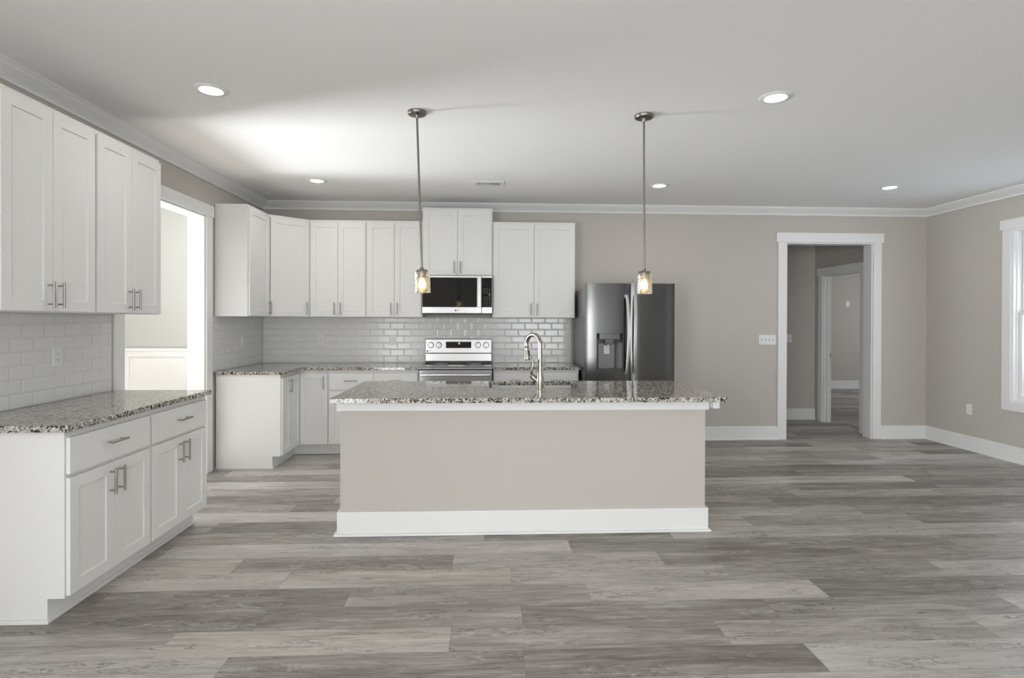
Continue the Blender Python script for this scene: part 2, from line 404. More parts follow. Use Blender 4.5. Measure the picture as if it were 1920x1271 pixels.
# cased openings
def casing(parent, axis, pos, out, a0, a1, top, w=0.100, t=0.018, ov=0.022, hh=0.102, name='casing'):
    b = B()
    def put(u0, u1, o, z0, z1):
        p, q = sorted((pos, pos + out * o))
        if axis == 'x': b.box(u0, u1, p, q, z0, z1)
        else: b.box(p, q, u0, u1, z0, z1)
    put(a0 - w, a0, t, 0, top); put(a1, a1 + w, t, 0, top)
    put(a0 - w - ov, a1 + w + ov, t + 0.006, top, top + hh)
    return b.done(name, 'trim', parent, 0.0015)
def jamb(parent, axis, p0, p1, a0, a1, top, t=0.016):
    b = B()
    def put(u0, u1, z0, z1):
        if axis == 'x': b.box(u0, u1, p0, p1, z0, z1)
        else: b.box(p0, p1, u0, u1, z0, z1)
    put(a0, a0 + t, 0, top - t); put(a1 - t, a1, 0, top - t); put(a0, a1, top - t, top)
    return b.done('jamb', 'trim', parent)
d1 = struct_empty('door_1', 'white cased opening in the left wall to the dining room')
casing(d1, 'y', XL, 1, LO[0], LO[1], LO[3]); jamb(d1, 'y', XL - WT, XL, LO[0], LO[1], LO[3])
casing(d1, 'y', XL - WT, -1, LO[0], LO[1], LO[3])
d2 = struct_empty('door_2', 'white cased doorway in the back wall to the hall')
casing(d2, 'x', D, -1, DO[0], DO[1], DO[3], hh=0.112); jamb(d2, 'x', D, D + WT, DO[0], DO[1], DO[3])
casing(d2, 'x', D + WT, 1, DO[0], DO[1], DO[3])
d3 = struct_empty('door_3', 'white cased doorway seen at an angle inside the hall')
casing(d3, 'y', HX, -1, HO[0], HO[1], HO[3], w=0.088); j = jamb(d3, 'y', HX, HX + 0.11, HO[0], HO[1], HO[3])
B().box(HX + 0.035, HX + 0.075, HO[1] - 0.040, HO[1] - 0.028, 0, HO[3] - 0.03).done('door_stop', 'trim', d3)
part_label(B().box(HX + 0.078, HX + 0.102, HO[1] - 0.019, HO[1] - 0.0155, 0.90, 0.96).done('strike_plate', 'nickel', d3), 'small metal strike plate')

# windows
def dh_window(name, label, y0, y1, z0, z1, x):
    w = struct_empty(name, label)
    b = B()
    c, t = 0.088, 0.018
    b.box(x - t, x, y0 - c, y0, z0 - c, z1); b.box(x - t, x, y1, y1 + c, z0 - c, z1); b.box(x - t, x, y0, y1, z0 - c, z0)
    b.box(x - t - 0.006, x, y0 - c - 0.022, y1 + c + 0.022, z1, z1 + 0.10)
    b.done('casing', 'trim', w, 0.0015)
    b = B(); f = 0.022
    b.box(x, x + WT, y0, y0 + f, z0, z1); b.box(x, x + WT, y1 - f, y1, z0, z1); b.box(x, x + WT, y0 + f, y1 - f, z0, z0 + f); b.box(x, x + WT, y0 + f, y1 - f, z1 - f, z1)
    b.box(x + 0.03, x + 0.045, y1 - f - 0.012, y1 - f, z0 + f, z1 - f); b.box(x + 0.03, x + 0.045, y0 + f, y0 + f + 0.012, z0 + f, z1 - f)
    b.done('frame', 'trim', w, 0.001)
    ya, yb = y0 + f + 0.002, y1 - f - 0.002; zm = (z0 + z1) / 2 + 0.02
    for nm, xa, za, zb in (('lower_sash', x + 0.048, z0 + f, zm + 0.02), ('upper_sash', x + 0.088, zm - 0.02, z1 - f)):
        b = B(); s = 0.042; xb = xa + 0.034
        b.box(xa, xb, ya, ya + s, za, zb); b.box(xa, xb, yb - s, yb, za, zb); b.box(xa, xb, ya + s, yb - s, za, za + s); b.box(xa, xb, ya + s, yb - s, zb - s, zb)
        so = b.done(nm, 'trim', w, 0.0015)
        B().box(xa + 0.014, xa + 0.018, ya + s, yb - s, za + s, zb - s).done('pane', 'pane', so)
    return w
dh_window('window_1', 'white double-hung window on the right wall at the picture edge', W1[0], W1[1], W1[2], W1[3], XR)
def fixed_window(name, label, axis, p0, p1, a0, a1, z0, z1, n):
    b = B(); f = 0.06
    def put(u0, u1, w0, w1):
        if axis == 'x': b.box(u0, u1, p0, p1, w0, w1)
        else: b.box(p0, p1, u0, u1, w0, w1)
    put(a0, a1, z0, z0 + f); put(a0, a1, z1 - f, z1)
    for k in range(n + 1):
        u = a0 + (a1 - a0 - f) * k / n; put(u, u + f, z0 + f, z1 - f)
    w = struct_empty(name, label); b.done('frame', 'trim', w)
    return w
fixed_window('window_2', 'added white window, out of view, on the right wall behind the camera', 'y', XR + 0.05, XR + 0.11, *W2, 3)
fixed_window('window_3', 'added white window, out of view, on the left wall behind the camera', 'y', XL - 0.11, XL - 0.05, *LW, 3)
fixed_window('window_5', 'wide window in the wall behind the camera', 'x', YF - 0.11, YF - 0.05, *FW, 2)
fixed_window('window_4', 'low dining room window', 'y', -5.40, -5.34, 4.0, 5.5, 0.25, 1.66, 1)

# dining room wainscot
b = B(); yw = 6.40
b.box(-5.29, XL - WT, yw - 0.010, yw, 0.14, 1.05)
b.box(-5.29, XL - WT, yw - 0.034, yw, 1.05, 1.078)
b.box(-5.29, XL - WT, yw - 0.022, yw - 0.010, 0.985, 1.05)
b.box(-5.29, XL - WT, yw - 0.022, yw, 0.0, 0.16)
for xc in (-4.75, -4.03, -3.33): b.box(xc - 0.045, xc + 0.045, yw - 0.022, yw - 0.010, 0.16, 0.985)
struct(b.done('trim_5', 'trim', None, 0.002), 'white panelled wainscot in the dining room')

# subway tile backsplash: bevelled tiles on a grout bed
def tiles(name, label, axis, pos, nrm, a0, a1, z0, z1, off, parent):
    tw, th, gp = 0.1545, 0.0766, 0.0022
    bed = B(); t = 0.005
    if axis == 'x': bed.box(a0, a1, min(pos, pos + nrm * t), max(pos, pos + nrm * t), z0, z1)
    else: bed.box(min(pos, pos + nrm * t), max(pos, pos + nrm * t), a0, a1, z0, z1)
    g_ = bed.done(name, 'grout', parent); part_label(g_, label)
    b = B(); bev, hi = 0.010, 0.0088
    r = 0; z = z0
    while z < z1 - 0.004:
        za, zb = z + gp / 2, min(z + th - gp / 2, z1)
        a = a0 - off - (tw / 2 if r % 2 else 0)
        while a < a1:
            ua, ub = max(a + gp / 2, a0), min(a + tw - gp / 2, a1)
            if ub - ua > 0.006:
                bx = min(bev, (ub - ua) * 0.45); bz = min(bev, (zb - za) * 0.45)
                ring = [(ua, za), (ub, za), (ub, zb), (ua, zb)]
                top = [(ua + bx, za + bz), (ub - bx, za + bz), (ub - bx, zb - bz), (ua + bx, zb - bz)]
                mk = (lambda u, w, h: b.v((u, pos + nrm * h, w))) if axis == 'x' else (lambda u, w, h: b.v((pos + nrm * h, u, w)))
                v0 = [mk(u, w, t) for u, w in ring]; v1 = [mk(u, w, t + 0.0025) for u, w in ring]; v2 = [mk(u, w, hi) for u, w in top]
                for k in range(4):
                    q = (k + 1) % 4
                    b.bm.faces.new([v0[k], v0[q], v1[q], v1[k]]); b.bm.faces.new([v1[k], v1[q], v2[q], v2[k]])
                b.bm.faces.new(v2)
            a += tw
        z += th; r += 1
    return b.done('subway_tile', 'tile', g_)
wb, wl = bpy.data.objects['wall_back'], bpy.data.objects['wall_left']
UB, UT = 1.433, 2.487                      # wall cabinet bottom / top
tiles('backsplash', 'white bevelled subway tile behind the range and sink run', 'x', D, -1, XL + 0.011, 0.986, 0.914, UB - 0.001, 0.03, wb)
tiles('backsplash', 'white bevelled subway tile on the left wall by the corner', 'y', XL, 1, 5.272, D, 0.914, UB - 0.001, 0.07, wl)
tiles('backsplash', 'white bevelled subway tile above the near left worktop', 'y', XL, 1, 2.2, 3.880, 0.914, UB - 0.001, 0.05, wl)

# ------------------------------------------------------------------ cabinets
BH, TOE, TR = 0.884, 0.112, 0.075
def shaker(name, x0, x1, z0, z1, parent, t=0.019, rail=0.058, rec=0.008, T=None):
    b = B(T)
    yf, yp, yb = -t, -t + rec, -0.0005
    O = [(x0, z0), (x1, z0), (x1, z1), (x0, z1)]
    I = [(x0 + rail, z0 + rail), (x1 - rail, z0 + rail), (x1 - rail, z1 - rail), (x0 + rail, z1 - rail)]
    e = 0.0015
    J = [(x0 + rail + e, z0 + rail + e), (x1 - rail - e, z0 + rail + e), (x1 - rail - e, z1 - rail - e), (x0 + rail + e, z1 - rail - e)]
    ob = [b.v((x, yb, z)) for x, z in O]; of = [b.v((x, yf, z)) for x, z in O]
    i_f = [b.v((x, yf, z)) for x, z in I]; ip = [b.v((x, yp, z)) for x, z in J]
    for k in range(4):
        q = (k + 1) % 4
        b.bm.faces.new([ob[k], ob[q], of[q], of[k]]); b.bm.faces.new([of[k], of[q], i_f[q], i_f[k]]); b.bm.faces.new([i_f[k], i_f[q], ip[q], ip[k]])
    b.bm.faces.new(ip); b.bm.faces.new(ob[::-1])
    return b.done(name, 'cab', parent, 0.0014)
def slab(name, x0, x1, z0, z1, parent, t=0.019):
    return B().box(x0, x1, -t, -0.0005, z0, z1).done(name, 'cab', parent, 0.0025)
def bar_handle(x, z, parent, vertical=True, y=-0.019, Ln=0.133, r=0.006, so=0.030, T=None):
    b = B(T); cc = Ln * 0.72 / 2; yy = y - so
    if vertical:
        b.cyl((x, yy, z), r, -Ln / 2, Ln / 2, 'z', 16)
        for s in (-cc, cc): b.cyl((x, 0, z + s), 0.0042, yy, y - 0.0002, 'y', 12)
    else:
        b.cyl((x, yy, z), r, -Ln / 2, Ln / 2, 'x', 16)
        for s in (-cc, cc): b.cyl((x + s, 0, z), 0.0042, yy, y - 0.0002, 'y', 12)
    return part_label(b.done('handle', 'nickel', parent, 0.0008, True), 'brushed nickel bar handle')
CABS = 'white shaker cabinets of the kitchen'
def base_cabinet(label, loc, rz, W, drawers=1, doors=2, dep=0.595, end_left=True, handles=None, shoe_end=False):
    c = thing('base_cabinet', label, 'cabinet', loc, rz, 'white shaker base cabinets')
    prof = [(0, TOE), (0, BH), (dep, BH), (dep, 0), (TR, 0), (TR, TOE)]
    B().prism(prof, lambda y, z: (0.0005, y, z), lambda y, z: (W - 0.0005, y, z)).done('body', 'cab', c, 0.001)
    sh = B().box(0.0, W, TR - 0.011, TR - 0.0003, 0, 0.019)
    if shoe_end: sh.box(-0.011, 0.0002, TR - 0.011, dep, 0, 0.019)
    sh.done('shoe_molding', 'cab', c, 0.003)
    rv = 0.011
    xs = [rv + (W - 2 * rv) * i / max(1, drawers) for i in range(drawers + 1)]
    for i in range(drawers):
        d_ = slab('drawer', xs[i] + (0.0015 if i else 0), xs[i + 1] - (0.0015 if i < drawers - 1 else 0), 0.682, 0.852, c)
        bar_handle((xs[i] + xs[i + 1]) / 2, 0.775, d_, False)
    top = 0.665 if drawers else 0.852
    xs = [rv + (W - 2 * rv) * i / doors for i in range(doors + 1)]
    for i in range(doors):
        d_ = shaker('door', xs[i] + (0.0015 if i else 0), xs[i + 1] - (0.0015 if i < doors - 1 else 0), TOE + 0.009, top, c, rail=0.058 if W / doors > 0.26 else 0.05)
        hx = xs[i + 1] - 0.034 if (i % 2 == 0) else xs[i] + 0.034
        bar_handle(hx, top - 0.026 - 0.0665, d_)
    return c
def wall_cabinet(label, loc, rz, W, Hc, doors=2, dep=0.300, hside=None):
    c = thing('wall_cabinet', label, 'cabinet', loc, rz, 'white shaker wall cabinets')
    B().box(0.0005, W - 0.0005, 0, dep, 0, Hc).done('body', 'cab', c, 0.001)
    rv = 0.011
    xs = [rv + (W - 2 * rv) * i / doors for i in range(doors + 1)]
    for i in range(doors):
        d_ = shaker('door', xs[i] + (0.0015 if i else 0), xs[i + 1] - (0.0015 if i < doors - 1 else 0), 0.006, Hc - 0.026, c)
        hx = xs[i + 1] - 0.034 if (i % 2 == 0) else xs[i] + 0.034
        bar_handle(hx, 0.006 + 0.018 + 0.0665, d_)
    return c
ZL, UW = 2.637, 0.636
XB = -1.937                                   # front of base cabinets on the left wall
XU = XL + 0.305
# near left run
base_cabinet('white base cabinet nearest the camera, large bare end panel on its left', (XB, ZL, 0), PI / 2, UW, 1, 2, shoe_end=True)
base_cabinet('white base cabinet under the left worktop, next to the cased opening', (XB, ZL + UW, 0), PI / 2, UW, 1, 2)
wall_cabinet('white two-door wall cabinet cut off by the left picture edge', (XU, ZL, UB), PI / 2, UW, UT - UB)
wall_cabinet('white two-door wall cabinet over the left worktop beside the cased opening', (XU, ZL + UW, UB), PI / 2, UW, UT - UB)
# corner run on the left wall
ZE, CY = 5.317, D - 0.61
base_cabinet('narrow white base cabinet with one door and a tall end panel facing the room', (XB, ZE, 0), PI / 2, 0.222, 0, 1, shoe_end=True)
wall_cabinet('white one-door wall cabinet right of the cased opening', (XU, ZE, UB), PI / 2, CY - ZE, UT - UB, 1)
# corner base cabinet
YC = ZE + 0.222; XC = -1.632
c = thing('corner_base_cabinet', 'white corner base cabinet with two doors meeting at an inside corner', 'cabinet', (XL, D, 0), 0, 'white shaker base cabinets')
def loc(p): return (p[0] - XL, p[1] - D)
b = B()
g_ = 0.0005
b.prism([loc(p) for p in ((XL + .012, YC + g_), (XB, YC + g_), (XB, CY), (XC - g_, CY), (XC - g_, D - .012), (XL + .012, D - .012))], lambda x, y: (x, y, TOE), lambda x, y: (x, y, BH))
b.prism([loc(p) for p in ((XL + .012, YC + g_), (XB - TR, YC + g_), (XB - TR, CY + TR), (XC - g_, CY + TR), (XC - g_, D - .012), (XL + .012, D - .012))], lambda x, y: (x, y, 0), lambda x, y: (x, y, TOE))
b.done('body', 'cab', c, 0.001)
T1 = Matrix.Translation((XB - XL, YC - D, 0)) @ Matrix.Rotation(PI / 2, 4, 'Z')
shaker('door', 0.006, CY - YC - 0.022, TOE + 0.009, 0.852, c, rail=0.052, T=T1)
T2 = Matrix.Translation((XB - XL, CY - D, 0))
d_ = shaker('door', 0.022, XC - XB - 0.006, TOE + 0.009, 0.852, c, rail=0.052, T=T2)
bar_handle(XC - XB - 0.040, 0.852 - 0.03 - 0.0665, d_, T=T2)
b = B()
b.box(XB - TR - XL + 0.0003, XB - TR - XL + 0.011, YC - D, CY + TR - D, 0, 0.019); b.box(XB - TR - XL + 0.0003, XC - XL, CY + TR - D - 0.011, CY + TR - D - 0.0003, 0, 0.019)
b.done('shoe_molding', 'cab', c, 0.002)
# back wall base cabinets
base_cabinet('white base cabinet with two drawers left of the range', (XC, CY, 0), 0, -0.704 - XC, 2, 2)
base_cabinet('white base cabinet with two drawers between range and refrigerator', (0.070, CY, 0), 0, 0.905, 2, 2)
# back wall wall cabinets
YU = D - 0.311
p1, p2 = Vector((XU, CY)), Vector((-1.917, YU))
ang = math.atan2(p2.y - p1.y, p2.x - p1.x); ln = (p2 - p1).length
c = thing('corner_wall_cabinet', 'white wall cabinet set diagonally across the room corner', 'cabinet', (p1.x, p1.y, UB), ang, 'white shaker wall cabinets')
inv = Matrix.Rotation(-ang, 2)
pts = [inv @ (Vector(p) - p1) for p in ((XL + .001, CY + g_), (XU, CY + g_), (p2.x - g_, p2.y), (p2.x - g_, D - .001), (XL + .001, D - .001))]
B().prism([(p.x, p.y) for p in pts], lambda x, y: (x, y, 0), lambda x, y: (x, y, UT - UB)).done('body', 'cab', c, 0.001)
d_ = shaker('door', 0.016, ln - 0.016, 0.006, UT - UB - 0.026, c)
bar_handle(ln - 0.05, 0.006 + 0.018 + 0.0665, d_)
wall_cabinet('white two-door wall cabinet right of the diagonal corner cabinet', (-1.917, YU, UB), 0, 0.610, UT - UB)
wall_cabinet('white two-door wall cabinet left of the microwave', (-1.307, YU, UB), 0, 0.606, UT - UB)
wall_cabinet('short raised white wall cabinet above the microwave', (-0.699, YU - 0.02, 1.888), 0, 0.762, 0.742, dep=0.33)
wall_cabinet('wide white two-door wall cabinet between microwave and refrigerator', (0.065, YU, UB), 0, 0.915, UT - UB)

# ------------------------------------------------------------------ worktops
WZ0, WZ1 = BH, 0.914
def slabtop(name, label, poly, hole=None):
    b = B()
    b.prism(poly, lambda x, y: (x, y, WZ0), lambda x, y: (x, y, WZ1))
    o = b.done(name, 'granite', None, 0.0025)
    return tag(o, label, 'worktop', 'granite worktops')
OV = 0.037
slabtop('worktop', 'grey speckled granite worktop on the near left cabinets', [(XL + .012, ZL - 0.03), (XB + OV, ZL - 0.03), (XB + OV, ZL + 2 * UW + 0.02), (XL + .012, ZL + 2 * UW + 0.02)])
slabtop('worktop', 'L-shaped granite worktop running from the corner to the range', [(XL + .012, ZE - 0.018), (XB + OV, ZE - 0.018), (XB + OV, CY - OV), (-0.702, CY - OV), (-0.702, D - .012), (XL + .012, D - .012)])
slabtop('worktop', 'short granite worktop between range and refrigerator', [(0.068, CY - OV), (0.990, CY - OV), (0.990, D - .012), (0.068, D - .012)])
# ------------------------------------------------------------------ island
IX0, IX1, IY0, IY1 = -0.945, 1.462, 3.640, 4.42
isl = thing('kitchen_island', 'greige island with white baseboard in the middle of the floor', 'island', (0.26, 4.0, 0))
T0 = Matrix.Translation((-0.26, -4.0, 0))
B(T0).box(IX0, IX1, IY0, IY0 + 0.10, 0, BH).box(IX0, IX0 + 0.02, IY0 + 0.1, IY1, 0, BH).box(IX1 - 0.02, IX1, IY0 + 0.1, IY1, 0, BH).done('body', 'wall', isl)
b = B(T0)
def around(b, o0, o1, z0, z1):
    b.box(IX0 - o1, IX1 + o1, IY0 - o1, IY0 - o0, z0, z1)
    b.box(IX0 - o1, IX0 - o0, IY0 - o0, IY1, z0, z1); b.box(IX1 + o0, IX1 + o1, IY0 - o0, IY1, z0, z1)
around(b, 0.0003, 0.017, 0, 0.158)
part_label(b.done('baseboard', 'trim', isl, 0.002), 'white baseboard')
b = B(T0); around(b, 0.0172, 0.034, 0, 0.018); part_label(b.done('shoe_molding', 'trim', isl, 0.008, seg=3), 'white shoe moulding')
b = B(T0); around(b, 0.0003, 0.019, 0.812, BH - 0.001); part_label(b.done('apron', 'trim', isl, 0.0015), 'white trim board under the worktop')
b = B(T0); prof = [(0.10 + IY0, 0.10), (IY1, 0.10), (IY1, BH), (IY1 - 0.02, BH), (IY1 - 0.02, 0.12), (0.10 + IY0, 0.12)]
b.prism(prof, lambda y, z: (IX0 + 0.02, y, z), lambda y, z: (IX1 - 0.02, y, z)); part_label(b.done('cabinet_box', 'cab', isl), 'white cabinet side facing the range')
# island top with sink cut-out (rounded)
TX0, TX1, TY0, TY1 = -0.967, 1.535, 3.468, 4.462
SX0, SX1, SY0, SY1 = 0.020, 0.700, 3.992, 4.405
def rrect(x0, x1, y0, y1, r, n=6):
    pts = []
    for cx, cy, a in ((x1 - r, y0 + r, -90), (x1 - r, y1 - r, 0), (x0 + r, y1 - r, 90), (x0 + r, y0 + r, 180)):
        for k in range(n + 1):
            t = R(a + 90 * k / n); pts.append((cx + r * math.cos(t), cy + r * math.sin(t)))
    return pts
b = B()
hole = rrect(SX0, SX1, SY0, SY1, 0.04)
outer = [(TX1, TY0), (TX1, TY1), (TX0, TY1), (TX0, TY0)]
n = len(hole); q = n // 4
for z in (WZ0, WZ1):
    hv = [b.v((x, y, z)) for x, y in hole]; ov = [b.v((x, y, z)) for x, y in outer]
    if z == WZ0: h0, o0 = hv, ov
    else: h1, o1 = hv, ov
    for k in range(4):
        seg = [hv[i % n] for i in range(k * q, k * q + q)]
        nxt = hv[(k * q + q) % n]
        for i in range(len(seg) - 1): b.bm.faces.new([ov[k], seg[i], seg[i + 1]])
        b.bm.faces.new([ov[k], seg[-1], nxt, ov[(k + 1) % 4]])
for i in range(n): b.bm.faces.new([h0[i], h0[(i + 1) % n], h1[(i + 1) % n], h1[i]])
for i in range(4): b.bm.faces.new([o0[i], o0[(i + 1) % 4], o1[(i + 1) % 4], o1[i]])
tag(b.done('worktop', 'granite', None, 0.002), 'large granite island worktop with a sink cut-out', 'worktop', 'granite worktops')
# sink
s = thing('sink', 'stainless undermount sink in the island worktop', 'sink', (0.36, 4.2, 0.68))
b = B(Matrix.Translation((-0.36, -4.2, -0.68)))
def loop(ins, r, z): return [b.v((x, y, z)) for x, y in rrect(SX0 + ins, SX1 - ins, SY0 + ins, SY1 - ins, r)]
l = [loop(-0.018, 0.05, 0.8835), loop(0.0, 0.04, 0.8835), loop(0.004, 0.04, 0.70), loop(0.03, 0.05, 0.682)]
for a, c_ in zip(l, l[1:]):
    for k in range(len(a)): b.bm.faces.new([a[k], a[(k + 1) % len(a)], c_[(k + 1) % len(a)], c_[k]])
b.bm.faces.new(l[-1])
so = b.done('bowl', 'steel', s, 0, True)
md = so.modifiers.new('sheet', 'SOLIDIFY'); md.thickness = 0.0015; md.offset = -1
B(Matrix.Translation((-0.36, -4.2, -0.68))).lathe([(0.0, 0.684), (0.036, 0.684), (0.045, 0.6835), (0.045, 0.682), (0.0, 0.682)], (0.36, 4.2, 0)).done('drain', 'nickel', s, 0, True)
# faucet
fx, fy = 0.385, 3.955
f = thing('faucet', 'satin nickel gooseneck pull-down faucet on the island worktop', 'faucet', (fx, fy, WZ1))
prof = [(0.0, 0.0), (0.031, 0.0), (0.031, 0.004), (0.027, 0.008), (0.027, 0.02), (0.0285, 0.05), (0.0265, 0.085), (0.0215, 0.125), (0.0180, 0.150), (0.0175, 0.157), (0.0205, 0.158), (0.0205, 0.167), (0.0165, 0.168), (0.0165, 0.172), (0.0, 0.172)]
B().lathe(prof, n=32).done('body', 'warmnickel', f, 0, True)
dirv = Vector((-0.62, 0.78))                      # the spout swings left and away from the camera
ph = math.atan2(dirv.y, dirv.x)
rad = 0.073; z0 = 0.312
path = [(0, 0, 0.165), (0, 0, 0.22), (0, 0, 0.27)]
for k in range(0, 19):
    t = PI - PI * 1.06 * k / 18
    d_ = rad + rad * math.cos(t)
    path.append((dirv.x * d_, dirv.y * d_, z0 + rad * math.sin(t)))
B().tube(path, [0.0158] * len(path), 18).done('spout', 'warmnickel', f, 0, True)
e0 = Vector(path[-1]); dn = (e0 - Vector(path[-2])).normalized()
hp = [e0 + dn * t for t in (-0.004, 0.004, 0.006, 0.030, 0.075, 0.098, 0.104)]
h_ = B().tube(hp, [0.0175, 0.0175, 0.0162, 0.018, 0.0225, 0.0235, 0.019], 20).done('spray_head', 'warmnickel', f, 0, True)
side = Vector((0.75, -0.66, 0)).normalized()
pb = e0 + dn * 0.055 + side * 0.0165
part_label(B().tube([pb - dn * 0.024, pb - dn * 0.018, pb + dn * 0.018, pb + dn * 0.024], [0.003, 0.0075, 0.0075, 0.003], 12).done('spray_button', 'blackplastic', h_, 0, True), 'black spray button')
B().tube([(-0.008, 0.0, 0.040), (-0.030, 0.004, 0.062), (-0.058, 0.008, 0.090), (-0.066, 0.009, 0.098)], [0.017, 0.0185, 0.0195, 0.013], 18).done('handle_hub', 'warmnickel', f, 0, True)
B().tube([(-0.058, 0.006, 0.094), (-0.064, 0.0, 0.118), (-0.060, -0.006, 0.142), (-0.052, -0.008, 0.168), (-0.049, -0.006, 0.190), (-0.055, 0.0, 0.208)], [0.0095, 0.0085, 0.007, 0.0065, 0.0072, 0.006], 14).done('lever', 'warmnickel', f, 0, True)
# little white outlet box under the right overhang
o = thing('outlet_box', 'small white outlet box under the right overhang of the island worktop', 'outlet', (1.505, 3.59, 0.828))
B().box(-0.022, 0.022, -0.03, 0.03, 0, BH - 0.8285).done('body', 'plate', o, 0.003)
B().box(-0.012, 0.012, -0.0315, -0.03, 0.012, 0.040).done('face', 'plate', o)

# ------------------------------------------------------------------ range
RX0, RX1 = -0.697, 0.063
RW = RX1 - RX0
r_ = thing('kitchen_range', 'stainless electric range with rear control panel between the back worktops', 'range', (RX0, 5.79, 0))
B().box(0.003, RW - 0.003, 0.0, 0.605, 0.09, 0.895).box(0.03, RW - 0.03, 0.05, 0.58, 0.0, 0.09).done('body', 'dkgrey', r_, 0.002)
b = B()
b.box(0.002, RW - 0.002, 0.035, 0.56, 0.895, 0.918); part_label(b.done('cooktop', 'black', r_, 0.002), 'black glass cooktop')
b = B()
pf = [(-0.034, 0.893), (-0.040, 0.900), (-0.036, 0.912), (-0.022, 0.922), (0.036, 0.922), (0.036, 0.893)]
b.prism(pf, lambda y, z: (0.0, y, z), lambda y, z: (RW, y, z)); b.done('front_trim', 'steel', r_, 0.001)
for xa in (0.0, RW - 0.012): B().box(xa, xa + 0.012, 0.036, 0.56, 0.900, 0.9225).done('side_trim', 'steel', r_, 0.001)
for cx, cy, rr in ((0.19, 0.17, 0.10), (0.57, 0.17, 0.115), (0.19, 0.42, 0.08), (0.57, 0.42, 0.08)):
    B().lathe([(rr - 0.002, 0.9182), (rr, 0.9182), (rr, 0.9186), (rr - 0.002, 0.9186), (rr - 0.002, 0.9182)], (cx, cy, 0), 48).done('burner_ring', 'mark', r_)
dr = B().box(0.004, RW - 0.004, -0.036, -0.0005, 0.245, 0.886).done('oven_door', 'steel', r_, 0.004)
part_label(B().box(0.10, RW - 0.10, -0.0375, -0.036, 0.34, 0.74).done('oven_window', 'black', dr), 'black oven window')
b = B()
pts = []
for k in range(21):
    u = k / 20; pts.append((0.022 + (RW - 0.044) * u, -0.072 - 0.016 * math.sin(PI * u), 0.838))
rings = []
for x, y, z in pts:
    rings.append([b.v((x, y + dy, z + dz)) for dy, dz in ((-0.010, -0.012), (-0.012, 0.0), (-0.008, 0.014), (0.006, 0.016), (0.008, 0.0), (0.004, -0.014))])
for a, c_ in zip(rings, rings[1:]):
    for k in range(6): b.bm.faces.new([a[k], a[(k + 1) % 6], c_[(k + 1) % 6], c_[k]])
b.bm.faces.new(rings[0]); b.bm.faces.new(rings[-1])
for xa in (0.05, RW - 0.05): b.box(xa - 0.012, xa + 0.012, -0.078, -0.036, 0.828, 0.848)
b.done('oven_handle', 'steel', dr, 0, True)
B().box(0.004, RW - 0.004, -0.034, -0.0005, 0.095, 0.238).done('storage_drawer', 'steel', r_, 0.004)
# back guard: leans back slightly
bg_ = B().hexa([(0.004, 0.555, 0.895), (RW - 0.004, 0.555, 0.895), (RW - 0.004, 0.612, 0.895), (0.004, 0.612, 0.895), (0.004, 0.578, 1.190), (RW - 0.004, 0.578, 1.190), (RW - 0.004, 0.612, 1.190), (0.004, 0.612, 1.190)]).done('backguard', 'blackplastic', r_, 0.002)
def lean(z): return 0.555 + (z - 0.895) / 0.295 * 0.023
def plate(nm, x0, x1, z0, z1, t, mat, par, bev=0.001, t0=0.0):
    return B().hexa([(x0, lean(z0) - t, z0), (x1, lean(z0) - t, z0), (x1, lean(z0) - t0, z0), (x0, lean(z0) - t0, z0), (x0, lean(z1) - t, z1), (x1, lean(z1) - t, z1), (x1, lean(z1) - t0, z1), (x0, lean(z1) - t0, z1)]).done(nm, mat, par, bev)
cp = plate('control_panel', 0.006, RW - 0.006, 1.032, 1.184, 0.010, 'steel', bg_)
plate('lower_panel', 0.006, RW - 0.006, 0.940, 1.022, 0.008, 'steel', bg_)
dp = part_label(plate('display', 0.236, 0.524, 1.086, 1.158, 0.0115, 'black', cp, 0, 0.0101), 'black display with lit clock digits')
text('clock_digits', '12', 0.026, 'digits', dp, facing(0.384, lean(1.139) - 0.0122, 1.139))
for kx in (0.066, 0.156, 0.602, 0.694):
    kz = 1.120; ky = lean(kz) - 0.010
    k_ = B().lathe([(0.0, ky), (0.034, ky), (0.034, ky - 0.004), (0.031, ky - 0.008), (0.031, ky - 0.024), (0.027, ky - 0.028), (0.0, ky - 0.028)], (kx, 0, kz), 28, 'y').done('knob', 'steel', cp, 0, True)
    B().box(kx - 0.0045, kx + 0.0045, ky - 0.034, ky - 0.028, kz - 0.024, kz + 0.024).done('pointer', 'steel', k_, 0.001)
lg = B().lathe([(0.0, lean(1.05) - 0.0101), (0.009, lean(1.05) - 0.0101), (0.009, lean(1.05) - 0.0107), (0.0, lean(1.05) - 0.0107)], (0.026, 0, 1.052), 20, 'y').done('emblem', 'darkmark', cp)
text('logo', 'LG', 0.020, 'darkmark', cp, facing(0.053, lean(1.052) - 0.0107, 1.052))

